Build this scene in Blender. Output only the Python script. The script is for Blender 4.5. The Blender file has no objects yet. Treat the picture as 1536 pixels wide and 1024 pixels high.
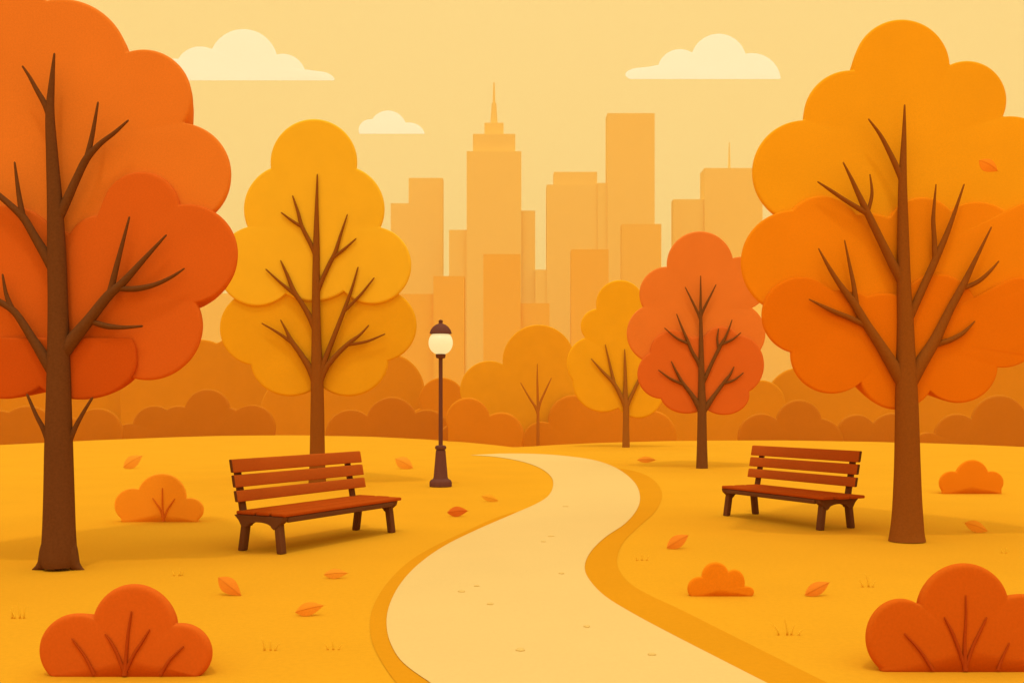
import bpy, bmesh, math, random
import numpy as np
from mathutils import Vector, Matrix
from mathutils.geometry import tessellate_polygon

# ------------------------------------------------------------------ camera, sky, sun
F = 1493.0            # focal length in photo pixels (1536 wide)
CX, HY, EYE = 768.0, 608.0, 1.55
scene = bpy.context.scene
cam_d = bpy.data.cameras.new('camera'); cam = bpy.data.objects.new('camera', cam_d)
scene.collection.objects.link(cam); scene.camera = cam
cam.location = (0, 0, EYE); cam.rotation_euler = (math.radians(90), 0, 0)
cam_d.sensor_width = 36.0; cam_d.lens = F / 1536.0 * 36.0
cam_d.shift_y = (HY - 512.0) / 1536.0
cam_d.clip_start = 0.1; cam_d.clip_end = 9000

scene.view_settings.view_transform = 'Standard'; scene.view_settings.look = 'None'
scene.view_settings.exposure = 0.0; scene.view_settings.gamma = 1.0

def lin(c):
    return tuple(((v/255.0)/12.92 if v/255.0 <= 0.04045 else ((v/255.0+0.055)/1.055)**2.4) for v in c)

world = bpy.data.worlds.new('World'); scene.world = world; world.use_nodes = True
wn = world.node_tree; wn.nodes.clear()
wo = wn.nodes.new('ShaderNodeOutputWorld'); bg = wn.nodes.new('ShaderNodeBackground')
tc = wn.nodes.new('ShaderNodeTexCoord'); sp = wn.nodes.new('ShaderNodeSeparateXYZ')
rp = wn.nodes.new('ShaderNodeValToRGB')
wn.links.new(tc.outputs['Generated'], sp.inputs[0]); wn.links.new(sp.outputs['Z'], rp.inputs[0])
wn.links.new(rp.outputs['Color'], bg.inputs['Color']); wn.links.new(bg.outputs[0], wo.inputs[0])
SKY = [(0.0, lin((252, 198, 100)), 1.06), (0.10, lin((253, 214, 131)), 1.07), (0.22, lin((254, 215, 133)), 1.07),
       (0.38, lin((254, 216, 136)), 1.06), (0.60, (0.95, 0.84, 0.60), 1.35), (1.0, (0.90, 0.87, 0.80), 2.0)]
el = rp.color_ramp.elements
while len(el) > 1: el.remove(el[0])
el[0].position = 0.0
for i, (p, c, k) in enumerate(SKY):
    e = el[0] if i == 0 else el.new(p)
    e.position = p; e.color = (c[0]*k/2, c[1]*k/2, c[2]*k/2, 1)
bg.inputs['Strength'].default_value = 2.0

SUN_EL, SUN_AZ = 71.0, -6.0     # degrees; sun stands high behind the camera, a little to the left
sd = bpy.data.lights.new('sun', 'SUN'); so = bpy.data.objects.new('sun', sd); scene.collection.objects.link(so)
sd.energy = 0.8; sd.angle = math.radians(3); sd.color = (1.0, 0.86, 0.62)
so.location = (0, 0, 30)
so.rotation_euler = (math.radians(90-SUN_EL), 0, math.radians(SUN_AZ))

# ------------------------------------------------------------------ helpers
C = scene.collection
def P(px, py, d):
    return Vector(((px-CX)/F*d, d, EYE-(py-HY)/F*d))
def G(px, py):                     # point of the flat lawn seen at a photo pixel
    return P(px, py, F*EYE/(py-HY))
def dist(py): return F*EYE/(py-HY)

EV = (1.125, 0.725, 0.36)           # light falling on upright / level surfaces, per colour channel
EG = (1.48, 1.26, 0.92)
MATS = {}
def mat(name, rgb, kind='v', grain=0.05, scale=60.0, rough=1.0, mul=1.0, blotch=0.03, cap=0.93, E=None):
    if name in MATS: return MATS[name]
    m = bpy.data.materials.new(name); m.use_nodes = True
    nt = m.node_tree; b = nt.nodes['Principled BSDF']
    E = E or (EV if kind == 'v' else EG)
    base = [min(cap, lin(rgb)[i]/E[i]*mul) for i in range(3)]
    b.inputs['Roughness'].default_value = rough
    b.inputs['Specular IOR Level'].default_value = 0.0 if rough > 0.95 else 0.15
    tcn = nt.nodes.new('ShaderNodeTexCoord')
    n1 = nt.nodes.new('ShaderNodeTexNoise'); n1.inputs['Scale'].default_value = scale; n1.inputs['Detail'].default_value = 2
    n2 = nt.nodes.new('ShaderNodeTexNoise'); n2.inputs['Scale'].default_value = scale*0.03; n2.inputs['Detail'].default_value = 3
    for n in (n1, n2): nt.links.new(tcn.outputs['Object'], n.inputs['Vector'])
    def mr(n, amp):
        r = nt.nodes.new('ShaderNodeMapRange'); r.inputs['From Min'].default_value = 0.25; r.inputs['From Max'].default_value = 0.75
        r.inputs['To Min'].default_value = 1-amp; r.inputs['To Max'].default_value = 1+amp
        nt.links.new(n.outputs['Fac'], r.inputs['Value']); return r
    r1, r2 = mr(n1, grain), mr(n2, blotch)
    mu = nt.nodes.new('ShaderNodeMath'); mu.operation = 'MULTIPLY'
    nt.links.new(r1.outputs[0], mu.inputs[0]); nt.links.new(r2.outputs[0], mu.inputs[1])
    vm = nt.nodes.new('ShaderNodeVectorMath'); vm.operation = 'SCALE'; vm.inputs[0].default_value = base
    nt.links.new(mu.outputs[0], vm.inputs['Scale']); nt.links.new(vm.outputs[0], b.inputs['Base Color'])
    MATS[name] = m; return m

def obj(name, V, Fc, m, parent=None, smooth=True, sharp=None):
    me = bpy.data.meshes.new(name); me.from_pydata([tuple(v) for v in V], [], Fc); me.validate()
    bm = bmesh.new(); bm.from_mesh(me); bmesh.ops.recalc_face_normals(bm, faces=bm.faces); bm.to_mesh(me); bm.free()
    for mm in (m if isinstance(m, (list, tuple)) else [m]): me.materials.append(mm)
    if smooth:
        me.polygons.foreach_set('use_smooth', [True]*len(me.polygons))
        if sharp: me.set_sharp_from_angle(angle=math.radians(sharp))
    o = bpy.data.objects.new(name, me); C.objects.link(o)
    if parent is not None:
        o.parent = parent
        o.data.transform(Matrix.Translation(parent.location).inverted()) if parent.rotation_euler.z == 0 else None
    return o
def thing(name, label, cat, loc, group=None):
    o = bpy.data.objects.new(name, None); C.objects.link(o); o.location = loc
    o.empty_display_size = 0.3; o['label'] = label; o['category'] = cat
    if group: o['group'] = group
    return o
def tag(o, label, cat, group=None):
    o['label'] = label; o['category'] = cat
    if group: o['group'] = group
def struct(o, label=None):
    o['kind'] = 'structure'
    if label: o['label'] = label; 
    return o

# outline of a union of lobes (photo pixels), as a star-shaped curve round c
def outline(lobes, c, rects=(), top=-1e9, bot=1e9, n=420, ax=1.0, ay=1.0):
    th = np.linspace(0, 2*np.pi, n, endpoint=False)
    dx = np.cos(th)*ax; dy = np.sin(th)*ay; k = np.hypot(dx, dy); dx /= k; dy /= k
    def inside(r):
        x = c[0]+dx*r; y = c[1]+dy*r; m = np.zeros_like(x, bool)
        for L in lobes:
            cx, cy, rx = L[:3]; ry = L[3] if len(L) > 3 else rx
            m |= ((x-cx)/rx)**2+((y-cy)/ry)**2 <= 1
        for (x0, y0, x1, y1) in rects: m |= (x >= x0) & (x <= x1) & (y >= y0) & (y <= y1)
        return m & (y >= top) & (y <= bot)
    best = np.full(n, 1.0)
    for r in np.arange(1, 420, 0.75):
        rr = np.full(n, r); best = np.where(inside(rr), rr, best)
    lo, hi = best.copy(), best+0.75
    for _ in range(7):
        mid = (lo+hi)/2; i = inside(mid); lo = np.where(i, mid, lo); hi = np.where(i, hi, mid)
    return [(c[0]+dx[i]*lo[i], c[1]+dy[i]*lo[i]) for i in range(n)]

# a rounded, full-depth body grown from an outline: soft rim towards the viewer, domed back
def puff(name, pts, c, d, rim, depth, m, parent=None, flatbase=False, lean=0.0):
    """pts in photo pixels are taken at distance d, the widest ring; the face is rim nearer, the back depth farther."""
    by = max(y for x, y in pts); ld_ = lambda y: d+lean*(by-y)/F*d      # lean: the face slopes back with height
    W = [P(x, y, ld_(y)) for x, y in pts]; cc = P(c[0], c[1], ld_(c[1])); n = len(W)
    zmin = min(w.z for w in W)
    V, R = [], []
    def ring(f, y):
        idx = []
        for w in W:
            v = w-cc; L = max(v.length, 1e-4); k = f(L)
            p = cc+v*k; 
            if flatbase and w.z < zmin+1e-3: p.z = w.z
            V.append(Vector((p.x, p.y+y-d, p.z))); idx.append(len(V)-1)
        R.append(idx)
    ring(lambda L: 0.35, d-rim*1.15)
    ring(lambda L: max(0.36, 1-1.6*rim/L), d-rim*1.03)
    for a in (90, 72, 54, 36, 18, 0):
        a = math.radians(a)
        ring(lambda L, a=a: max(0.4, 1-rim*(1-math.cos(a))/L), d-rim*math.sin(a))
    for t in (0.04, 0.12, 0.25, 0.4, 0.6, 0.8, 0.94):
        s = (1-t**1.15)**(1/1.15)
        ring(lambda L, s=s: s, d+depth*t)
    Fc = []
    for a, b in zip(R[:-1], R[1:]):
        for i in range(n):
            j = (i+1) % n; Fc.append((a[i], a[j], b[j], b[i]))
    V.append(Vector((cc.x, cc.y-rim*1.18, cc.z))); V.append(Vector((cc.x, cc.y+depth, cc.z)))
    for i in range(n):
        j = (i+1) % n
        Fc.append((len(V)-2, R[0][j], R[0][i])); Fc.append((len(V)-1, R[-1][i], R[-1][j]))
    return obj(name, V, Fc, m, parent)

def spline(pts, k=6):
    out = []
    n = len(pts)
    for i in range(n-1):
        p0 = pts[max(0, i-1)]; p1 = pts[i]; p2 = pts[i+1]; p3 = pts[min(n-1, i+2)]
        for s in range(k):
            t = s/k
            out.append(tuple(0.5*((2*b)+(-a+c_)*t+(2*a-5*b+4*c_-e)*t*t+(-a+3*b-3*c_+e)*t**3) for a, b, c_, e in zip(p0, p1, p2, p3)))
    out.append(tuple(pts[-1])); return out

def tube(V, Fc, pts, d, seg=12, k=5, squash=0.9, d2=None):
    """pts: (px, py, width px) at distance d, going to d2 at the tip"""
    q = spline(pts, k) if len(pts) > 2 else list(pts)
    n = len(q); base = len(V); rings = []
    for i, (x, y, w) in enumerate(q):
        dd = d if d2 is None else d+(d2-d)*i/(n-1)
        x0, y0 = q[max(0, i-1)][:2]; x1, y1 = q[min(n-1, i+1)][:2]
        tx, tz = (x1-x0), -(y1-y0); L = math.hypot(tx, tz) or 1
        nx, nz = -tz/L, tx/L
        c = P(x, y, dd); r = max(w, 0.6)/2/F*dd
        idx = []
        for s in range(seg):
            a = 2*math.pi*s/seg
            V.append(Vector((c.x+nx*r*math.cos(a), c.y+r*squash*math.sin(a), c.z+nz*r*math.cos(a)))); idx.append(len(V)-1)
        rings.append(idx)
    for a, b in zip(rings[:-1], rings[1:]):
        for s in range(seg):
            t = (s+1) % seg; Fc.append((a[s], a[t], b[t], b[s]))
    # rounded tip + closed root
    x, y, w = q[-1]; x0, y0 = q[-2][:2]; L = math.hypot(x-x0, y-y0) or 1
    dd = d if d2 is None else d2
    V.append(P(x+(x-x0)/L*w*0.6, y+(y-y0)/L*w*0.6, dd)); tip = len(V)-1
    for s in range(seg): Fc.append((rings[-1][s], rings[-1][(s+1) % seg], tip))
    Fc.append(tuple(rings[0][::-1]))

def tube_obj(name, chains, d, m, parent, seg=12):
    V, Fc = [], []
    for ch in chains: tube(V, Fc, ch, d, seg)
    return obj(name, V, Fc, m, parent, sharp=50)

# rounded box through bmesh, added to lists
def rbox(x0, x1, y0, y1, z0, z1, r=0.01, M=None, seg=2):
    bm = bmesh.new(); bmesh.ops.create_cube(bm, size=1)
    for v in bm.verts:
        v.co = Vector(((x0+x1)/2+v.co.x*(x1-x0), (y0+y1)/2+v.co.y*(y1-y0), (z0+z1)/2+v.co.z*(z1-z0)))
    if r: bmesh.ops.bevel(bm, geom=list(bm.edges), offset=r, segments=seg, profile=0.5, affect='EDGES')
    if M is not None: bmesh.ops.transform(bm, matrix=M, verts=bm.verts)
    return bm
def bm_obj(name, bms, m, parent=None, smooth=True):
    me = bpy.data.meshes.new(name); out = bmesh.new()
    for b in bms:
        tmp = bpy.data.meshes.new('t'); b.to_mesh(tmp); b.free(); out.from_mesh(tmp); bpy.data.meshes.remove(tmp)
    bmesh.ops.recalc_face_normals(out, faces=out.faces)
    out.to_mesh(me); out.free()
    for mm in (m if isinstance(m, (list, tuple)) else [m]): me.materials.append(mm)
    if smooth:
        me.polygons.foreach_set('use_smooth', [True]*len(me.polygons)); me.set_sharp_from_angle(angle=math.radians(35))
    o = bpy.data.objects.new(name, me); C.objects.link(o)
    if parent is not None: o.parent = parent
    return o
def lathe(prof, seg=32):
    bm = bmesh.new(); rings = []
    for r, z in prof:
        rings.append([bm.verts.new((r*math.cos(2*math.pi*s/seg), r*math.sin(2*math.pi*s/seg), z)) for s in range(seg)] if r > 1e-5 else [bm.verts.new((0, 0, z))])
    for a, b in zip(rings[:-1], rings[1:]):
        for s in range(seg):
            t = (s+1) % seg
            if len(a) == 1: bm.faces.new((a[0], b[t], b[s]))
            elif len(b) == 1: bm.faces.new((a[s], a[t], b[0]))
            else: bm.faces.new((a[s], a[t], b[t], b[s]))
    if len(rings[0]) > 1: bm.faces.new(rings[0][::-1])
    if len(rings[-1]) > 1: bm.faces.new(rings[-1])
    return bm

# ------------------------------------------------------------------ the ground: lawn with a crest, then lower land to the horizon
CREST = [(0, 668), (80, 664), (150, 660.5), (250, 656.5), (330, 654), (400, 653), (480, 653.5), (560, 655.5), (640, 659.5), (700, 664), (740, 668),
         (770, 671.5), (800, 670), (840, 667.5), (900, 664.8), (1000, 662), (1080, 661.2), (1180, 661), (1300, 663), (1400, 665.5), (1470, 668), (1536, 671)]
cx_ = np.array([c[0] for c in CREST]); cy_ = np.array([c[1] for c in CREST])
def crest_d(px): return F*EYE/(np.interp(px, cx_, cy_)-HY)
def crest_r(th):                     # th: bearing, 0 = straight ahead
    if abs(th) < math.radians(50):
        px = CX+F*math.tan(th); pc = min(1536, max(0, px))
        tt = math.atan((pc-CX)/F)
        return crest_d(pc)/math.cos(tt)
    return crest_d(1536 if th > 0 else 0)/math.cos(math.atan(768/F))
def sm(t): t = min(1, max(0, t)); return t*t*(3-2*t)
def ground_z(X, Y):
    r = math.hypot(X, Y); th = math.atan2(X, Y)
    return -2.0*sm((r/crest_r(th)-1)/0.5) if r > 0 else 0
ths = sorted(set([math.radians(a) for a in range(-180, 180, 3)] + [math.radians(a*0.25) for a in range(-128, 129)]))
rat = [0.02, 0.08, 0.15, 0.3, 0.5, 0.7, 0.85, 0.95, 1.0, 1.03, 1.07, 1.12, 1.2, 1.3, 1.4, 1.5, 2, 4, 10, 28]
V, Fc = [Vector((0, 0, 0))], []
for r in rat:
    for th in ths:
        R = crest_r(th)*r if r < 20 else 1250.0
        X, Y = R*math.sin(th), R*math.cos(th); V.append(Vector((X, Y, -2.0*sm((r-1)/0.5))))
n = len(ths)
for i in range(n): Fc.append((0, 1+(i+1) % n, 1+i))
for k in range(len(rat)-1):
    for i in range(n):
        j = (i+1) % n; Fc.append((1+k*n+i, 1+k*n+j, 1+(k+1)*n+j, 1+(k+1)*n+i))
m_lawn = mat('lawn', (251, 167, 30), 'g', grain=0.035, scale=24, blotch=0.03)
struct(obj('lawn_ground', V, Fc, m_lawn), 'golden autumn lawn rolling to a low crest')

def sheet(name, pix, z, m, label):
    pts = [G(x, y) for x, y in pix]
    V = [Vector((p.x, p.y, z)) for p in pts]
    tri = tessellate_polygon([V])
    o = obj(name, V, [tuple(t) for t in tri], m, smooth=False)
    # thin real thickness is not needed: it lies on the lawn
    for p in o.data.polygons:
        pass
    if o.data.polygons[0].normal.z < 0: o.data.flip_normals()
    return struct(o, label)
EL = [(800, 766), (768, 769), (735, 780), (700, 796), (650, 820), (610, 845), (578, 878), (559, 912), (555, 940), (560, 968), (577, 1000), (600, 1030), (650, 1080), (740, 1160)]
ER = [(1500, 1160), (1330, 1070), (1240, 1024), (1160, 984), (1080, 944), (1020, 914), (975, 893), (945, 875), (929, 855), (926, 835), (936, 812), (958, 790), (982, 768), (993, 746), (988, 728), (970, 713), (940, 704), (905, 702), (880, 706)]
struct_edge = sheet('path_side_strip', spline(EL, 5)+spline(ER, 5), 0.004, mat('dark_ochre_strip', (241, 152, 21), 'g', grain=0.03, scale=24), 'darker ochre strip along the winding path')  # flat darker sheet, showing as a band on both sides of the path
PL = [(705, 682.5), (742, 685), (780, 691.5), (808, 701), (825, 713), (830, 726), (824, 742), (806, 755), (770, 771), (715, 795), (665, 820), (625, 849), (598, 880), (583, 912), (580, 940), (587, 968), (606, 996), (650, 1028), (720, 1075), (850, 1160)]
PR = [(1400, 1160), (1240, 1070), (1148, 1024), (1060, 979), (1000, 948), (950, 921), (908, 895), (884, 870), (877, 850), (886, 828), (908, 806), (937, 786), (955, 765), (960, 745), (952, 724), (928, 704), (895, 691), (850, 684), (800, 680.5), (750, 680.2)]
sheet('path', spline(PL, 5)+spline(PR, 5), 0.008, mat('path', (253, 201, 107), 'g', grain=0.02, scale=30, blotch=0.015), 'pale winding gravel path')

# ------------------------------------------------------------------ city far behind
def city_mat(): return mat('city_wall', (226, 132, 24), 'v', grain=0.01, scale=1.0, blotch=0.01)
def building(label, blocks, d, m, parts=(), depth=None, spire=None, y_base=None):
    xs = [b[0] for b in blocks]+[b[1] for b in blocks]; mid = (min(xs)+max(xs))/2
    z0 = -2.0
    b0 = P(mid, HY, d)
    t = thing('office_building' if not spire else 'skyscraper', label, 'building', (b0.x, d, z0), 'pale city buildings behind the park')
    for k, (x0, x1, ytop, *rest) in enumerate(blocks):
        a = P(x0, ytop, d); b = P(x1, ytop, d); w = b.x-a.x
        zb = z0 if not rest or rest[0] is None else P(x0, rest[0], d).z
        off = rest[1] if len(rest) > 1 else 0.0
        dp = max(8, w*0.4)
        o = bm_obj('wing' if k else 'wall', [rbox(a.x-b0.x, b.x-b0.x, off, off+dp, zb-z0, a.z-z0, 0.0)], m, t, smooth=False)
    return t
mc = mat('city_far', (255, 179, 73), 'v', grain=0.01, scale=0.8, blotch=0.012)  # part of the distance haze is put into these wall colours, farther is paler
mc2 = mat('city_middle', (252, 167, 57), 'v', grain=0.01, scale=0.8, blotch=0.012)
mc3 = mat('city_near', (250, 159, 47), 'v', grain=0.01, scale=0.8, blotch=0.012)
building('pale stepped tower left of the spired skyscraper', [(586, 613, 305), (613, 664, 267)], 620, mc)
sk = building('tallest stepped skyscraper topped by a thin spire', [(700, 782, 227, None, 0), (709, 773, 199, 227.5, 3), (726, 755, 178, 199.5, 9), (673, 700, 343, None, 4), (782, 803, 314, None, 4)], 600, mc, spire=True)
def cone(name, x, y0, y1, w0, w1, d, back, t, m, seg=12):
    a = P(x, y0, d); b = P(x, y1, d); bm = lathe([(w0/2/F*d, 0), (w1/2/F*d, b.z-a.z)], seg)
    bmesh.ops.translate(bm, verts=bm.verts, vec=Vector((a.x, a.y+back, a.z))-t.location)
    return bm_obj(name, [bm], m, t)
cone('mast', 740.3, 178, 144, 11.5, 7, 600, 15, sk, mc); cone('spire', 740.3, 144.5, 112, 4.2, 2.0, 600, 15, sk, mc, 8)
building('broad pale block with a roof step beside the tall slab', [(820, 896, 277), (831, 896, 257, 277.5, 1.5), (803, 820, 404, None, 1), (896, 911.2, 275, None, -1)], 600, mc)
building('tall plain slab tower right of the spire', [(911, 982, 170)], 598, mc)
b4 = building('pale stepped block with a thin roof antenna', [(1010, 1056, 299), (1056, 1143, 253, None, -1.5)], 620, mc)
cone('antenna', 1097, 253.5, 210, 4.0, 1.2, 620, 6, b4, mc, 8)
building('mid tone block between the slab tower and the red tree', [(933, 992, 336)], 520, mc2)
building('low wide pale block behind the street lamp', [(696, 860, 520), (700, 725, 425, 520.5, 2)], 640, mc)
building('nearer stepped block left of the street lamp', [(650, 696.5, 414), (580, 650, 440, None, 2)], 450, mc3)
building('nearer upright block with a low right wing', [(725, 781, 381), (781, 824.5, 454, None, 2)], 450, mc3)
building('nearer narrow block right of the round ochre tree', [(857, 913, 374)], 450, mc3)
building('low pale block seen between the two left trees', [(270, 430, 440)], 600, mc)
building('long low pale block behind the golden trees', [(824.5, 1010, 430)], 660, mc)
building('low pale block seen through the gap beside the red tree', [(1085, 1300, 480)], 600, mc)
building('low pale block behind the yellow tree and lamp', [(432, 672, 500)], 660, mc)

# ------------------------------------------------------------------ clouds, beyond the city
m_cloud = mat('cloud', (254, 231, 178), 'v', grain=0.004, scale=0.01, blotch=0.008, cap=0.985, E=(1.32, 1.06, 0.70))
def cloud(label, lobes, c, bot, rects=()):
    o = outline(lobes, c, rects=rects, bot=bot, n=360, ax=2.2)
    ob = puff('cloud', o, c, 1900, 0.35, 45, m_cloud, lean=1.3); tag(ob, label, 'cloud', 'small flat bottomed clouds')
cloud('largest cream cloud, upper left behind the orange tree', [(365, 96, 52), (300, 108, 38), (424, 116, 35), (470, 121, 32, 15), (250, 118, 30)], (370, 96), 121)
cloud('cream cloud at upper right, its tail pointing left', [(1078, 93, 42), (1020, 108, 34), (1128, 121, 43, 41), (968, 112, 30, 11), (990, 114, 30, 16)], (1070, 95), 119)
cloud('smallest cream cloud, left of the skyscraper spire', [(582, 194, 28), (556, 195, 18, 16), (613, 203, 24, 19)], (583, 187), 201)

# ------------------------------------------------------------------ background bushes
m_dark = mat('dark_bush', (201, 99, 13), 'v', grain=0.06, scale=30)
m_mass = mat('mid_bush', (222, 119, 15), 'v', grain=0.05, scale=25)
m_mass_d = mat('deep_bush', (220, 112, 14), 'v', grain=0.05, scale=25)
def bush(name, label, cat, lobes, d, m, group, c=None, rects=None, rim=0.10, depth=1.6, ax=2.0, bot=None, stems=None, stem_m=None, n=420):
    x0 = min(l[0]-l[2] for l in lobes); x1 = max(l[0]+l[2] for l in lobes)
    cxm = (x0+x1)/2
    if bot is None:
        gz = min(ground_z((x-CX)/F*d, d+k) for x in (x0, cxm, x1) for k in (0, depth))-0.04
        bot = HY+(EYE-gz)/d*F
    if c is None: c = (cxm, bot-min(12, (bot-min(l[1] for l in lobes))*0.5))
    if rects is None:
        ins = min(l[1] for l in lobes if True)
        rects = [(x0+1, max(l[1] for l in lobes), x1-1, bot+5)]
    o = outline(lobes, c, rects=rects, bot=bot, n=n, ax=ax)
    b = P(cxm, bot, d)
    if stems:
        t = thing(name, label, cat, b, group)
        puff('foliage', o, c, d, rim, depth, m, t, flatbase=True)
        for s in stems: tube_obj('branch', s, d-rim*1.18-0.004, stem_m, t, 8)
        return t
    ob = puff(name, o, c, d, rim, depth, m, None, flatbase=True)
    for v in ob.data.vertices: v.co -= b
    ob.location = b
    tag(ob, label, cat, group); return ob
G1 = 'dark low bushes along the crest'
bush('bush', 'dark bush at the far left, behind the big orange tree trunk', 'bush', [(42, 655, 47), (0, 650, 35), (95, 668, 45), (148, 650, 38)], 47.2, m_dark, G1)
bush('bush', 'dark five lobed bush between the left trees', 'bush', [(232, 641, 33), (268, 638, 30), (312, 618, 35), (379, 642, 35), (340, 640, 30), (195, 660, 25)], 52.5, m_dark, G1)
bush('bush', 'dark bush between the yellow tree trunk and the street lamp', 'bush', [(526, 652, 38), (588, 634, 39), (641, 650, 36)], 51.6, m_dark, G1)
bush('bush', 'small dark round bush just right of the lamp post', 'bush', [(686, 663, 30)], 45.2, m_dark, G1)
bush('bush', 'dark three lobed bush behind the right bench', 'bush', [(1141, 655, 35), (1198, 634, 35), (1228, 665, 38)], 46.5, m_dark, G1)
bush('bush', 'dark low bush meeting the big right trunk from the left', 'bush', [(1284, 651, 30), (1338, 655, 36)], 46.6, m_dark, G1)
bush('bush', 'dark bush at the far right edge, tallest lobe outermost', 'bush', [(1390, 670, 22), (1434, 654, 34), (1498, 635, 43), (1560, 650, 40)], 44.0, m_dark, G1)
G2 = 'ochre thickets behind the crest'
bush('thicket', 'ochre thicket at far left behind the darkest bush', 'thicket', [(30, 605, 75), (-60, 610, 70), (130, 610, 78), (200, 600, 70)], 66, m_mass, G2, depth=3)
bush('thicket', 'tall ochre thicket between the two left trees', 'thicket', [(240, 600, 60), (300, 571, 62), (365, 560, 59), (420, 590, 50)], 64, m_mass, G2, depth=3)
bush('thicket', 'ochre thicket behind the yellow tree trunk', 'thicket', [(450, 620, 60), (510, 620, 60), (579, 587, 58)], 60, m_mass, G2, depth=3)
bush('thicket', 'ochre thicket lobe behind the lamp post', 'thicket', [(663, 600, 34), (640, 640, 30)], 58, m_mass_d, G2, depth=2)
bush('thicket', 'low ochre shrub pair between lamp and small tree', 'thicket', [(702, 629, 33), (752, 652, 34)], 43.6, m_mass_d, G2, depth=1.2, rects=[(672, 640, 784, 800)])
bush('thicket', 'ochre shrub row behind the thin young tree', 'thicket', [(812, 661, 29), (860, 630, 38), (925, 650, 45), (975, 655, 40)], 46.2, m_mass_d, G2, depth=1.6)
bush('thicket', 'ochre thicket behind the red tree trunk', 'thicket', [(1000, 640, 45), (1070, 640, 55), (1142, 606, 36)], 58, m_mass, G2, depth=3)
bush('thicket', 'ochre thicket left of the big right trunk', 'thicket', [(1200, 603, 52), (1280, 615, 60)], 60, m_mass, G2, depth=3, rects=[(1130, 603, 1340, 800)])
bush('thicket', 'ochre thicket at the right edge behind the darkest bush', 'thicket', [(1350, 610, 70), (1440, 600, 62), (1520, 590, 62), (1600, 600, 60)], 61, m_mass, G2, depth=3)

# ------------------------------------------------------------------ trees
def tree(name, label, d, trunk, limbs, crowns, mt, group='autumn trees of the park', toes=()):
    base = P(trunk[0][0], trunk[0][1], d)
    t = thing(name, label, 'tree', base, group)
    tube_obj('trunk', [trunk]+list(toes), d, mt, t, 20)
    for L in limbs: tube_obj('branch', L, d, mt, t, 10)
    for lab, lobes, c, off, depth, m, kw in crowns:
        rim = kw.pop('rim', 0.03)
        o = outline(lobes, c, **kw)
        ob = puff('crown', o, c, d+off+rim*1.18, rim, depth, m, t)
        ob['label'] = lab
    return t

mt1 = mat('bark_left', (113, 55, 17), 'v', grain=0.10, scale=45, blotch=0.06)
mt2 = mat('bark_yellow', (148, 70, 13), 'v', grain=0.08, scale=45)
mt3 = mat('bark_right', (146, 68, 13), 'v', grain=0.08, scale=45)
mt4 = mat('bark_red', (124, 62, 18), 'v', grain=0.08, scale=45)
mt5 = mat('bark_mid', (165, 84, 17), 'v', grain=0.08, scale=45)
mt6 = mat('bark_small', (188, 94, 18), 'v', grain=0.08, scale=45)

tree('oak_tree', 'largest orange red tree with dark trunk and flared roots, at left edge', 9.4,
  [(88, 850, 46), (88, 840, 50), (88.5, 820, 50), (88.5, 790, 47), (88.5, 740, 44), (88, 660, 40), (88, 560, 34), (87, 460, 29), (85, 380, 27), (82, 300, 22), (78, 230, 17), (75, 170, 13), (78, 120, 8), (81.5, 81, 3)],
  [ [[(74, 178, 8), (68, 158, 9), (55, 135, 7), (44, 115, 5), (34, 100, 3)]],
    [[(85, 335, 12), (96, 310, 14), (114, 270, 12), (130, 238, 11), (150, 216, 8), (172, 199, 6), (192, 181, 3)], [(129, 242, 9), (138, 205, 7), (147, 154, 3)]],
    [[(84, 412, 16), (70, 385, 16), (52, 355, 13), (36, 328, 12), (18, 310, 10), (-8, 287, 8), (-40, 255, 4)], [(35, 330, 10), (28, 290, 7), (22, 244, 3)]],
    [[(88, 540, 20), (108, 511, 21), (135, 478, 17), (162, 444, 15), (185, 423, 12), (215, 390, 8), (249, 353, 3)], [(163, 448, 11), (176, 395, 8), (194, 326, 3)],
     [(180, 433, 8), (205, 433, 9), (232, 427, 7), (258, 415, 5), (276, 403, 2.5)], [(140, 483, 8), (160, 489, 9), (185, 491, 6), (213, 489, 3.5)]],
    [[(86, 572, 15), (72, 545, 18), (50, 510, 14), (22, 468, 11), (-5, 450, 9), (-40, 425, 4)], [(18, 464, 9), (9, 440, 6), (4, 412, 3)]],
    [[(100, 672, 10), (111, 645, 8), (123, 622, 6), (138, 597, 4)]],
    [[(76, 672, 10), (66, 645, 8), (54, 622, 6), (41, 592, 4)]] ],
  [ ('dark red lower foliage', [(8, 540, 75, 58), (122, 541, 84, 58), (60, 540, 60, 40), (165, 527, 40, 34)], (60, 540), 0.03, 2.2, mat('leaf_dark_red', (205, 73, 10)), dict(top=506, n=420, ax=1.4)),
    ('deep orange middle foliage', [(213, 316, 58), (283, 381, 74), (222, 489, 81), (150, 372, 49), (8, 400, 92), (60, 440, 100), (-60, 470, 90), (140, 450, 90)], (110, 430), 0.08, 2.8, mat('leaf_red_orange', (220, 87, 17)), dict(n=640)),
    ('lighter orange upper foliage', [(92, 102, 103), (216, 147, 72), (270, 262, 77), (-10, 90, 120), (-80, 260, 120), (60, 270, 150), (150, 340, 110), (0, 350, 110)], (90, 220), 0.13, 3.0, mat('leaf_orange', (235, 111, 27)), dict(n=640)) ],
  mt1, toes=[[(77, 805, 22), (74, 826, 28), (66, 843, 20), (57, 850.5, 10), (49, 854, 3)], [(88, 825, 34), (88, 843, 32), (88, 850, 22), (88, 855, 6)], [(99, 805, 22), (102, 826, 28), (110, 844, 20), (119, 852, 10), (127, 856, 3)]])

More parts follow.
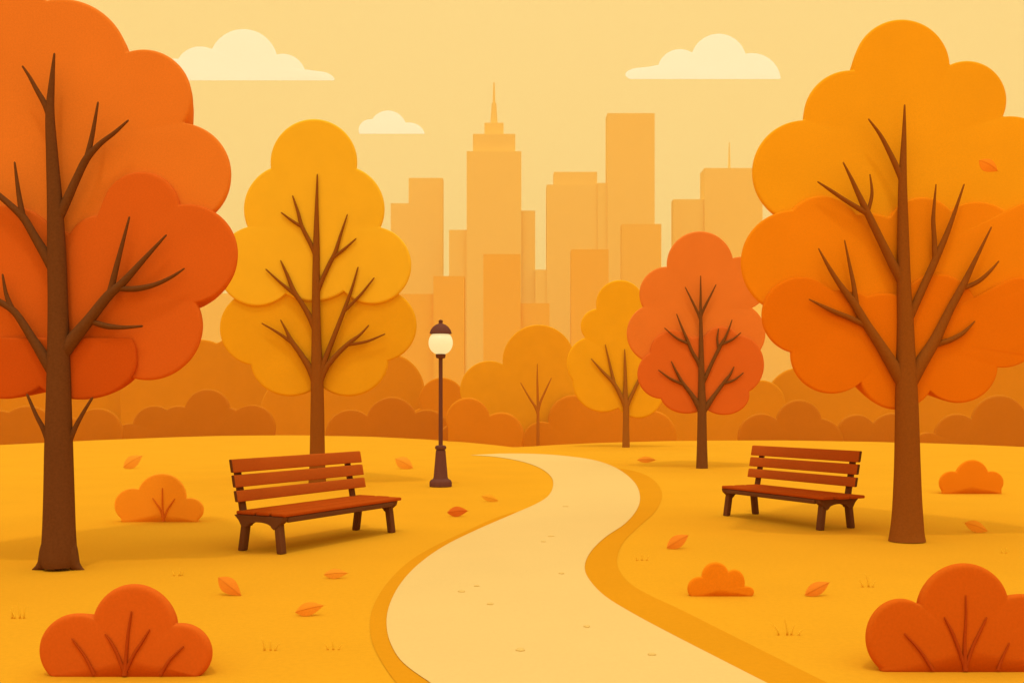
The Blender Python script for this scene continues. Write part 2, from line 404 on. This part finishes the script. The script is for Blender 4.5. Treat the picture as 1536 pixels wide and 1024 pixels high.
tree('maple_tree', 'tall yellow tree standing behind the left bench', 19.4,
  [(476, 728, 27), (476, 700, 24), (476, 660, 22), (476, 600, 20), (475.5, 560, 18), (474.5, 500, 14), (474, 440, 12), (474.5, 370, 10), (475, 310, 5.5), (476, 262, 2)],
  [ [[(474, 388, 5), (467, 368, 6.5), (453, 340, 6), (447, 318, 4.5), (439, 294, 2)], [(454, 341, 5), (438, 331, 4), (422, 319, 2)]],
    [[(476, 440, 6), (483, 420, 7), (494, 396, 6.5), (503, 378, 6), (511, 352, 4), (521, 322, 1.8)], [(500, 386, 5), (517, 373, 4), (534, 358, 1.8)]],
    [[(474, 502, 8), (467, 480, 9), (454, 457, 7.5), (441, 437, 7), (431, 413, 5), (421, 391, 2)], [(443, 442, 6), (422, 425, 4), (399, 404, 2)]],
    [[(477, 572, 12), (486, 543, 9), (500, 507, 7.5), (517, 463, 6), (528, 432, 4), (537, 401, 2)], [(517, 466, 5), (540, 443, 4), (561, 417, 2)]],
    [[(475, 580, 12), (466, 555, 11), (452, 532, 8.5), (437, 511, 7), (429, 495, 4), (421, 480, 2)], [(438, 514, 5.5), (417, 499, 4), (393, 485, 2)]],
    [[(477, 580, 11), (488, 553, 9), (505, 532, 7.5), (524, 514, 6.5), (540, 502, 4), (553, 488, 2)], [(521, 517, 5), (550, 512, 4), (577, 501, 2)]] ],
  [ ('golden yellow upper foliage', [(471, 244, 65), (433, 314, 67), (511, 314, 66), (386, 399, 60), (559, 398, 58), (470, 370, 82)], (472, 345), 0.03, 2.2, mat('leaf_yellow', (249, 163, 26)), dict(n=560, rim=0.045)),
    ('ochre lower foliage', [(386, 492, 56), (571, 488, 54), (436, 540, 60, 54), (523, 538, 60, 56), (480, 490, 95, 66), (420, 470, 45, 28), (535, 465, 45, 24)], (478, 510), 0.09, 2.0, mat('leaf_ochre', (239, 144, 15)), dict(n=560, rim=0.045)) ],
  mt2)

tree('maple_tree', 'big tree with amber crown and straight brown trunk, at right edge', 11.35,
  [(1360.5, 811, 54), (1360.5, 800, 50), (1361, 780, 46), (1361, 750, 42), (1361, 700, 38), (1360.5, 640, 35), (1360, 600, 33), (1359, 540, 28), (1358, 480, 23.5), (1356, 426, 20), (1354.5, 340, 16), (1354, 268, 12), (1356, 205, 7), (1357, 158, 2.5)],
  [ [[(1354, 278, 7), (1348, 258, 9), (1334, 228, 7.5), (1320, 202, 5.5), (1303, 179, 2.3)]],
    [[(1354, 426, 12), (1342, 402, 14), (1322, 362, 12), (1303, 323, 11), (1288, 292, 8), (1277, 268, 5.5), (1265, 244, 2.3)], [(1302, 321, 9), (1272, 303, 7), (1248, 287, 5.5), (1227, 273, 2.3)], [(1303, 314, 6), (1308, 290, 5), (1305, 262, 2)]],
    [[(1360, 490, 10), (1370, 464, 12), (1386, 428, 12), (1404, 388, 11), (1424, 341, 7.5), (1446, 277, 2.4)], [(1403, 390, 9), (1401, 350, 7), (1400, 325, 6), (1404, 277, 2)]],
    [[(1362, 585, 18), (1380, 547, 21), (1402, 511, 17), (1424, 466, 13), (1444, 429, 11), (1460, 396, 7), (1487, 341, 2.2)], [(1443, 433, 7), (1466, 423, 6.5), (1484, 408, 5), (1498, 392, 2)], [(1402, 517, 9), (1425, 510, 8), (1445, 499, 6), (1462, 482, 2)]],
    [[(1357, 580, 20), (1341, 551, 20), (1320, 517, 16), (1300, 487, 14), (1280, 454, 12), (1260, 427, 8.5), (1244, 402, 6), (1228, 373, 2)], [(1285, 462, 9), (1281, 430, 7), (1275, 400, 5), (1267, 361, 2)], [(1302, 490, 9), (1275, 477, 8), (1248, 466, 7), (1214, 449, 2)]] ],
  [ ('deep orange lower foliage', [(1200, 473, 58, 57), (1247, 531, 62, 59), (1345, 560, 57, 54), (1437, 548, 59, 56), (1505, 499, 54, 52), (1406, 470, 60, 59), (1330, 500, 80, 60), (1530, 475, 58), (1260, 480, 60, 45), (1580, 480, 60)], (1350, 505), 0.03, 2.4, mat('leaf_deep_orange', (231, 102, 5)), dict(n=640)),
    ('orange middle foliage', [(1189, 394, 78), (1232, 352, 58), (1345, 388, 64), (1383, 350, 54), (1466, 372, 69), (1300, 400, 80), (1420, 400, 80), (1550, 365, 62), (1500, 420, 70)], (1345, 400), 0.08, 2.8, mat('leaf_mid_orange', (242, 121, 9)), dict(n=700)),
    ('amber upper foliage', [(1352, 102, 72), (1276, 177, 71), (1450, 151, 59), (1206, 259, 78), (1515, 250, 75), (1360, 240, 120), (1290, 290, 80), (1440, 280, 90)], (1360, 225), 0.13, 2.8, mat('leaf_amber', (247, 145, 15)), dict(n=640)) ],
  mt3)

tree('maple_tree', 'medium coral red tree beyond the right bench', 24.6,
  [(1053, 702, 18), (1053, 698, 17.5), (1053, 670, 15.5), (1053, 640, 14), (1053, 610, 13), (1052.5, 580, 10.5), (1052, 545, 8.5), (1051.5, 500, 6), (1051, 470, 4.5), (1051, 440, 3), (1051, 414, 1.5)],
  [ [[(1051, 484, 3), (1048, 472, 4), (1038, 451, 3), (1028, 431, 1.5)]], [[(1052, 475, 3), (1055, 465, 4), (1065, 445, 3), (1074, 427, 1.5)]],
    [[(1052, 558, 4), (1047, 543, 5.5), (1038, 527, 5), (1031, 510, 4.5), (1022, 489, 3), (1015, 471, 1.5)], [(1032, 515, 4), (1015, 507, 3), (997, 492, 1.5)]],
    [[(1054, 577, 5), (1060, 562, 6), (1070, 540, 5), (1080, 520, 5), (1090, 502, 3.5), (1098, 480, 1.5)], [(1078, 524, 3.5), (1076, 508, 3), (1078, 493, 1.5)], [(1083, 516, 4), (1099, 509, 3), (1111, 499, 1.5)]],
    [[(1053, 620, 8), (1047, 607, 9), (1037, 591, 6.5), (1024, 574, 5), (1015, 558, 3.5), (1007, 542, 1.5)], [(1026, 577, 4), (1006, 568, 3.3), (988, 555, 1.5)]],
    [[(1054, 620, 8), (1061, 608, 8.5), (1073, 591, 6), (1087, 572, 5), (1095, 562, 3.5), (1101, 550, 1.5)], [(1085, 575, 4), (1101, 570, 3), (1115, 559, 1.5)]] ],
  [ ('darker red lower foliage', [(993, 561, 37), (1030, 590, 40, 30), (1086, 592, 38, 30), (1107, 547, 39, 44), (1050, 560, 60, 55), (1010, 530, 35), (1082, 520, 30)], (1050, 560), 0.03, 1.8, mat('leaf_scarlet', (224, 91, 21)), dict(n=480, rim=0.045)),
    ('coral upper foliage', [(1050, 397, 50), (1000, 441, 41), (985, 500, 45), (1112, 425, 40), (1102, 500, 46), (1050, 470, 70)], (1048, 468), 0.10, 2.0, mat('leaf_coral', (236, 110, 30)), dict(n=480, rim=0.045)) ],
  mt4)

tree('young_tree', 'slender golden tree half hidden by the red tree', 36.9,
  [(939, 671, 11.5), (939, 655, 10.5), (939, 630, 9.5), (939, 608, 9), (938, 595, 8), (938, 570, 5.5), (937.5, 545, 4), (937, 524, 1.5)],
  [ [[(938, 612, 6), (933, 597, 7), (921, 575, 5.5), (905, 558, 4), (887, 538, 1.6)], [(922, 577, 5), (915, 547, 3.5), (908, 517, 1.5)]],
    [[(939, 614, 6), (944, 600, 6), (953, 581, 5), (963, 560, 3.5), (972, 540, 1.5)]] ],
  [ ('golden foliage', [(930, 456, 36), (897, 489, 26), (891, 545, 41), (905, 572, 46), (957, 585, 39, 42), (935, 505, 50), (930, 550, 60), (975, 560, 40)], (930, 540), 0.06, 1.8, mat('leaf_golden', (241, 146, 15)), dict(n=480, rim=0.06)) ],
  mt5)
tree('young_tree', 'thin young tree with round ochre crown, nearest the path tip', 45.0,
  [(807, 690, 5.5), (807, 668, 5), (807, 640, 4.5), (807, 612, 4.2), (806.5, 590, 3.5), (806, 570, 2.8), (806, 546, 1.3)],
  [ [[(806.5, 620, 3.5), (803, 610, 3.8), (794, 596, 3), (781, 574, 1.4)]], [[(807.5, 616, 3.5), (811, 602, 3.5), (818, 586, 3), (827, 567, 1.4)]] ],
  [ ('round ochre foliage', [(808, 541, 54), (734, 585, 44), (790, 610, 60), (835, 595, 38)], (790, 585), 1.5, 2.2, mat('leaf_round_ochre', (236, 138, 17)), dict(n=480, rim=0.06, rects=[(700, 590, 870, 668)], bot=676)) ],
  mt6)

# ------------------------------------------------------------------ bushes on the lawn
ms_red = mat('stem_red', (180, 60, 8)); ms_or = mat('stem_orange', (228, 100, 15))
G3 = 'low rounded bushes on the lawn'
bush('bush', 'big red bush in the left foreground with dark twigs', 'bush', [(118, 974, 58, 55), (202, 940, 63, 65), (272, 978, 47, 44)], dist(1012), mat('bush_red', (217, 84, 14)), G3, c=(200, 985), rects=[(85, 974, 300, 1012)], bot=1012, rim=0.03, depth=0.65, ax=1.6,
     stems=[[[(187, 1012, 9), (189, 985, 6), (192, 950, 4.5), (197, 917, 2.5)]], [[(186, 1008, 6), (178, 985, 6), (168, 965, 5), (158, 951, 2.5)]], [[(188, 1008, 6), (200, 982, 5.5), (213, 962, 4.5), (224, 944, 2.5)]], [[(141, 1011, 6), (128, 985, 4.5), (108, 958, 2.5)]], [[(241, 1011, 6), (254, 990, 4.5), (275, 969, 2.5)]]], stem_m=ms_red)
bush('bush', 'big dark red bush cut by the right edge in the foreground', 'bush', [(1350, 955, 52, 58), (1445, 908, 67, 64), (1530, 948, 58), (1600, 960, 50)], dist(1005), mat('bush_deep_red', (212, 82, 9)), G3, c=(1450, 970), rects=[(1318, 960, 1630, 1005)], bot=1005, rim=0.03, depth=0.65, ax=1.8,
     stems=[[[(1448, 1005, 8), (1447, 965, 5.5), (1449, 930, 4), (1449, 893, 2.3)]], [[(1447, 1000, 6), (1438, 972, 6), (1428, 947, 5), (1417, 926, 2.5)]], [[(1449, 1000, 6), (1459, 970, 5.5), (1470, 947, 4.5), (1480, 926, 2.5)]], [[(1399, 1004, 6), (1380, 975, 4.5), (1357, 950, 2.3)]], [[(1497, 1004, 5), (1504, 985, 4), (1514, 964, 2)]]], stem_m=ms_red)
bush('bush', 'bright orange bush with small twigs left of the bench', 'bush', [(200, 757, 28, 26), (243, 745, 37, 36), (286, 764, 20, 18)], dist(782), mat('bush_orange', (253, 136, 22), mul=1.1), G3, c=(240, 768), rects=[(182, 762, 298, 782)], bot=782, rim=0.03, depth=0.5, ax=1.6,
     stems=[[[(245, 782, 4), (244, 765, 3), (243.5, 750, 2.6), (243.5, 732, 1.6)]], [[(245, 780, 3), (240, 763, 3), (229, 747, 1.6)]], [[(245, 780, 3), (251, 764, 3), (262, 748, 1.6)]]], stem_m=ms_or)
bush('bush', 'little orange bush beside the right path edge', 'bush', [(1049, 882, 18), (1073, 865, 21, 23), (1101, 873, 16, 20), (1122, 887, 9, 8)], dist(893), mat('bush_small_orange', (241, 117, 10)), G3, c=(1080, 882), rects=[(1036, 880, 1127, 893)], bot=893, rim=0.02, depth=0.3, ax=1.6)
bush('bush', 'small orange bush on the lawn right of the big trunk', 'bush', [(1427, 724, 19, 18), (1458, 715, 25, 26), (1487, 723, 18, 17)], dist(740), mat('bush_small_orange', (241, 117, 10)), G3, c=(1457, 728), rects=[(1412, 724, 1502, 740)], bot=740, rim=0.03, depth=0.7, ax=1.6)

# ------------------------------------------------------------------ park benches
m_slat = mat('bench_slat', (187, 74, 14), 'v', grain=0.06, scale=60)
m_seat = mat('bench_seat', (201, 82, 16), 'g', grain=0.06, scale=60)
m_iron = mat('bench_frame', (112, 56, 22), 'v', grain=0.05, scale=60)
def bench(label, origin, ux, uy, L, k=1.0, ends=(0.08, 0.22), posts=(0.05, 0.0)):
    t = thing('park_bench', label, 'bench', (origin[0], origin[1], 0), 'wooden benches beside the path')
    t.rotation_euler = (0, 0, math.atan2(uy, ux))
    def shear(y0, z0, sl): return Matrix(((1, 0, 0, 0), (0, 1, sl, y0-sl*z0), (0, 0, 1, 0), (0, 0, 0, 1)))
    D = 0.50*k
    def leg(x, y, dx, dy):
        bm = rbox(-0.044, 0.044, -0.036, 0.036, 0, 0.36, 0.014)
        for v in bm.verts:
            s = 1-v.co.z/0.36; v.co.x += x+dx*s; v.co.y += y+dy*s
        bm_obj('leg', [bm], m_iron, t)
    for x, dx in ((0.0, -0.01), (L, 0.0)):
        leg(x, 0.03, dx, -0.05); leg(x, D-0.03, dx, 0.05)
        # back post: leans backwards
        bm = rbox(-0.044, 0.044, -0.02, 0.02, 0.36, 0.93, 0.01)
        for v in bm.verts: v.co.x += x + (posts[0] if x == 0 else posts[1]); v.co.y += D+0.06+(v.co.z-0.36)*0.2
        bm_obj('back_post', [bm], m_iron, t)
        # arched end bracket under the seat
        pr = [(-0.07, 0.385), (-0.055, 0.335), (-0.01, 0.30), (0.05, 0.25)]
        for a in range(0, 181, 20):
            r = (D-0.06-0.10)/2; pr.append((0.03+0.05+r-r*math.cos(math.radians(a)), 0.27+0.05*math.sin(math.radians(a))))
        pr += [(D-0.03+0.02, 0.25), (D+0.04, 0.33), (D+0.10, 0.385)]
        bm = bmesh.new(); A = [bm.verts.new((x-0.055 if x == 0 else x-0.03, y, z)) for y, z in pr]; B = [bm.verts.new((x+0.03 if x == 0 else x+0.055, y, z)) for y, z in pr]
        n = len(pr); bm.faces.new(A); bm.faces.new(B[::-1])
        for i in range(n): bm.faces.new((A[i], B[i], B[(i+1) % n], A[(i+1) % n]))
        bm_obj('end_bracket', [bm], m_iron, t)
    # seat planks with a gap, corners rounded
    sy = [(-0.085, 0.10), (0.130, 0.31), (0.340, D+0.09)]
    for i, (y0, y1) in enumerate(sy):
        bm = rbox(-0.04, L+0.17-(0.05 if i == 0 else 0), y0, y1, 0.387, 0.425, 0.013, seg=3)
        bm_obj('seat_plank', [bm], m_seat, t)
    bm = rbox(0.035, L-0.035, -0.078, -0.035, 0.325, 0.384, 0.01); bm_obj('seat_rail', [bm], m_iron, t)
    for yy in (0.115, 0.325): bm_obj('seat_rail', [rbox(0.035, L-0.035, yy-0.035, yy+0.035, 0.35, 0.383, 0.004)], m_iron, t)  # dark strips added beneath the plank gaps so the gaps show as dark lines
    # three back planks with end faces in the dark frame colour
    for zc, h in ((0.902, 0.142), (0.740, 0.130), (0.580, 0.120)):
        y = D+0.06+(zc-0.36)*0.2-0.045
        bm = rbox(-ends[0], L+ends[1], -0.022, 0.022, -h/2, h/2, 0.012, seg=3)
        for v in bm.verts: v.co.y += y+v.co.z*0.2; v.co.z += zc
        for f in bm.faces:
            if abs(f.normal.x) > 0.6: f.material_index = 1
        o = bm_obj('back_plank', [bm], [m_slat, m_iron], t)
    return t
bench('brown slatted bench left of the path, in front of the yellow tree', (-2.42, 10.42), 0.474, 0.88, 1.97)
# right bench: local x runs from the far left end to the near right end
bench('brown slatted bench right of the path, beside the big right trunk', (3.04, 14.0), 0.449, -0.893, 1.80, 0.96, (0.20, 0.06), (-0.03, -0.10))

# ------------------------------------------------------------------ street lamp
m_lamp = mat('lamp_iron', (112, 56, 32), 'v', grain=0.04, scale=60)
ld = dist(729.5); lp = P(661, 729.5, ld); u = ld/F
t = thing('street_lamp', 'dark brown lamp post with lit round globe and domed cap', 'street lamp', (lp.x, lp.y, 0))
def L(name, prof, m): return bm_obj(name, [lathe([(r*u, z) for r, z in [(a, (729.5-b)*u) for a, b in prof]], 40)], m, t)
L('base', [(15.5, 730), (16.8, 728.5), (16.8, 723), (15.5, 720), (11.5, 717.5), (10.6, 715), (7.2, 675), (6.0, 674)], m_lamp)
L('collar', [(5.5, 674.2), (8, 673.2), (8.6, 671), (8, 668.8), (6, 667.6), (3.2, 667.4)], m_lamp)
L('pole', [(3.2, 668), (3.0, 600), (3.0, 536)], m_lamp)
L('cup', [(3.0, 537.6), (6.2, 537), (7.2, 535), (7.4, 531.2), (6, 530.8)], m_lamp)
gl = bpy.data.materials.new('lamp_glass'); gl.use_nodes = True; gb = gl.node_tree.nodes['Principled BSDF']
gb.inputs['Base Color'].default_value = (0.25, 0.22, 0.15, 1); gb.inputs['Roughness'].default_value = 0.4
gb.inputs['Emission Color'].default_value = (*lin((255, 234, 168)), 1); gb.inputs['Emission Strength'].default_value = 0.78
prof = []
for i in range(0, 17):
    a = math.radians(-74+i*(74+46)/16); prof.append((18.2*math.cos(a)**0.9, 514-17.8*math.sin(a)))
L('globe', prof, gl)
L('cap', [(15.0, 500.6), (16.6, 500.2), (16.4, 499), (14.8, 494.5), (11.5, 490), (7.5, 487), (4.2, 485.6), (3.0, 485), (2.8, 484), (3.4, 482.5), (3.0, 480.6), (1.5, 479.6), (0, 479.4)], m_lamp)

# ------------------------------------------------------------------ fallen leaves, one drifting in the air
def leaf(label, cx, cy, w, h, ang, rgb, stem=1, d=None, seed=0):
    """lens shaped leaf with midrib fold and curl, propped on the lawn and facing the path"""
    ground = d is None
    if d is None:
        d = dist(cy+h*0.62)
    s = d/F; a = math.radians(ang); V, Fc = [], []
    nU = 14; nW = 5; hl = w*0.5*s; 
    hw = h*0.52*s
    def row(side):
        idx = []
        for i in range(nU+1):
            u_ = -1+2*i/nU
            half = hw*(1-abs(u_)**1.9)*(1-0.22*u_)+0.0008
            r = []
            for j in range(nW):
                q = -1+2*j/(nW-1)
                x = u_*hl; z = q*half; y = 0.22*hl*u_*u_+0.28*abs(z)*1.0+side*0.004
                r.append(len(V)); V.append(Vector((x, y, z)))
            idx.append(r)
        return idx
    A, B = row(0), row(1)
    for i in range(nU):
        for j in range(nW-1):
            Fc.append((A[i][j], A[i+1][j], A[i+1][j+1], A[i][j+1])); Fc.append((B[i][j], B[i][j+1], B[i+1][j+1], B[i+1][j]))
    for i in range(nU):
        Fc.append((A[i][0], B[i][0], B[i+1][0], A[i+1][0])); Fc.append((A[i][-1], A[i+1][-1], B[i+1][-1], B[i][-1]))
    Fc.append(tuple(A[0]+B[0][::-1])); Fc.append(tuple(A[-1][::-1]+B[-1]))
    R = Matrix.Rotation(math.radians(-22), 3, 'X') @ Matrix.Rotation(-a, 3, 'Y')
    V = [R @ v for v in V]
    c = P(cx, cy, d)
    loc = Vector((c.x, c.y, c.z))
    if ground:
        zm = min(v.z for v in V); loc.z = -zm+0.002 if c.z+zm < 0.02 or True else c.z
    ob = obj('fallen_leaf' if ground else 'falling_leaf', V, Fc, mat('leaf_%d_%d_%d' % rgb, rgb, 'v', grain=0.06, scale=90), sharp=60)
    ob.location = loc
    # midrib: slightly darker raised line, and stalk
    rv, rf = [], []
    pts = [(-1+2.0*i/8) for i in range(9)]
    rings = []
    for u_ in pts+[1.16]:
        c0 = Vector((u_*hl*stem, 0.22*hl*u_*u_-0.001, 0)); r = (0.011*w if u_ < 1.1 else 0.006*w)*s*0.7*(1.15-0.35*abs(u_))
        idx = []
        for kk in range(6):
            aa = math.pi*2*kk/6; rv.append(R @ (c0+Vector((0, r*math.cos(aa), r*math.sin(aa))))); idx.append(len(rv)-1)
        rings.append(idx)
    for p, q in zip(rings[:-1], rings[1:]):
        for kk in range(6): rf.append((p[kk], p[(kk+1) % 6], q[(kk+1) % 6], q[kk]))
    rf.append(tuple(rings[0])); rf.append(tuple(rings[-1][::-1]))
    me = bpy.data.meshes.new('midrib'); me.from_pydata([tuple(v) for v in rv], [], rf)
    dk = tuple(int(v*0.93) for v in rgb); me.materials.append(mat('rib_%d_%d_%d' % dk, dk, 'v'))
    ro = bpy.data.objects.new('midrib', me); C.objects.link(ro); ro.parent = ob
    tag(ob, label, 'leaf', 'orange leaves strewn over the lawn')
OR, RD, BR = (242, 130, 24), (221, 92, 15), (236, 115, 20)
leaf('orange leaf tilted upright above the bright orange bush', 198, 691, 32, 19, 36, OR)
leaf('pale orange leaf between the left bench and the lamp', 606, 692, 31, 18, -28, (246, 136, 26), stem=-1)
leaf('dark red leaf right of the left bench, near the lamp', 686, 765.5, 31, 15, 5, RD)
leaf('small narrow leaf closest to the path bend', 735, 746, 26, 10, -16, (240, 138, 20), stem=-1)
leaf('large rust leaf above the left foreground bush', 343, 879.5, 46, 22, -36, BR)
leaf('narrow orange leaf below the left bench, nearer the path', 503, 859, 36, 14, 4, OR)
leaf('broad orange leaf left of the path bottom bend', 463, 912, 43, 19, 14, (242, 124, 20))
leaf('tiny flat orange leaf left of the red tree trunk', 970, 688, 28, 9, 0, OR)
leaf('orange leaf between the path and the right bench', 1017, 812, 39, 18, 30, BR)
leaf('deep orange leaf left of the right foreground bush', 1227, 883, 43, 18, 26, BR)
leaf('orange leaf on the lawn right of the big trunk foot', 1466, 788, 35, 17, -22, (245, 128, 18), stem=-1)
leaf('orange leaf drifting in front of the amber crown', 1484, 246.5, 31, 23, -38, (240, 112, 14), d=10.9)

# ------------------------------------------------------------------ faint grass tufts and pebbles
random.seed(4)
m_tuft = mat('tuft', (250, 164, 28), 'v')
def tuft(label, px, py, blades):
    d = dist(py); s = d/F; V, Fc = [], []
    for (x, h, lean) in blades:
        n0 = len(V); w = 1.5*s
        for i in range(6):
            q = i/5; ww = w*(1-q)**0.7+0.0006
            cx0 = x*s+lean*s*q*q; z = h*s*q
            for dx, dy in ((-ww, 0), (0, -ww*0.6), (ww, 0), (0, ww*0.6)): V.append(Vector((cx0+dx, dy+0.1*lean*s*q, z)))
        for i in range(5):
            for j in range(4):
                a = n0+i*4+j; b = n0+i*4+(j+1) % 4; Fc.append((a, b, b+4, a+4))
        Fc.append((n0+3, n0+2, n0+1, n0)); Fc.append((n0+20, n0+21, n0+22, n0+23))
    o = obj('grass_tuft', V, Fc, m_tuft); g = G(px, py); o.location = (g.x, g.y, 0)
    tag(o, label, 'grass tuft', 'faint grass tufts on the lawn')
tuft('faint grass tuft at the left edge, left of the foreground bush', 28, 927, [(-6, 14, -7), (2, 24, -4), (8, 20, 2), (-10, 18, 0)])
tuft('faint grass tuft between the big left trunk and the rust leaf', 266, 863, [(-5, 8, -3), (3, 12, 1), (7, 9, 2)])
tuft('faint grass tuft just right of the left foreground bush', 404, 975, [(-7, 20, -5), (2, 16, 0), (9, 12, 8)])
tuft('faint grass tuft between the broad leaf and the path', 500, 974, [(-8, 11, -6), (0, 15, -2), (8, 9, 6)])
tuft('faint grass tuft right of the path middle bend', 962, 840, [(-6, 8, -4), (1, 10, 0), (8, 8, 4)])
tuft('faint grass tuft between the path edge and right foreground bush', 1182, 952, [(-14, 20, -14), (-1, 28, -6), (5, 18, 7), (16, 10, 8)])
tuft('faint grass tuft above the right foreground bush', 1298, 880, [(-4, 13, -8), (5, 22, -6), (11, 10, 5)])
tuft('faint grass tuft at the right edge below the orange leaf', 1506, 829, [(-3, 7, -2), (3, 9, 2)])
m_peb = mat('pebble', (250, 196, 98), 'g', grain=0.03)
for lab, px, py, w in [('pale pebble on the path, nearest its left bottom bend', 692, 888, 12), ('tiny pebble just above the left bend pebble', 715, 880, 7), ('pale pebble mid path, below the tiny pebble pair', 735, 907, 10),
                       ('small pebble high on the path near its upper bend', 848, 760, 8), ('small pebble on the narrow upper middle of the path', 827, 805, 9), ('faint pebble beside the upper middle pebble', 815, 813, 7),
                       ('small pebble near the right inner bend of the path', 842, 861, 8), ('pale pebble right of centre on the lower path', 880, 941, 10), ('widest pebble at the bottom of the path', 780, 976, 15), ('pebble at the lower right of the path', 978, 983, 12)]:
    bm = bmesh.new(); bmesh.ops.create_icosphere(bm, subdivisions=3, radius=1)
    s = dist(py)/F; rr = random.uniform(0.6, 0.8)
    for v in bm.verts:
        k = 1+0.12*math.sin(3*v.co.x+px)+0.1*math.cos(4*v.co.y+py)
        v.co = Vector((v.co.x*w/2*s*k, v.co.y*w/2*s*rr*k*1.6, v.co.z*0.010))
    o = bm_obj('pebble', [bm], m_peb); g = G(px, py); o.location = (g.x, g.y, 0.010)
    tag(o, lab, 'pebble', 'small pebbles on the path')

# ------------------------------------------------------------------ warm haze over the whole place
hz = bpy.data.materials.new('haze'); hz.use_nodes = True; hn = hz.node_tree; hn.nodes.clear()
ho = hn.nodes.new('ShaderNodeOutputMaterial'); hv = hn.nodes.new('ShaderNodeVolumePrincipled')
hv.inputs['Color'].default_value = (1.0, 0.76, 0.33, 1); hv.inputs['Density'].default_value = 0.0003
hn.links.new(hv.outputs[0], ho.inputs['Volume'])
hb = bm_obj('haze', [rbox(-1300, 1300, -1300, 1300, -3.2, 206, 0)], hz, smooth=False)
hb['kind'] = 'stuff'; hb['label'] = 'warm autumn haze softening the far city'
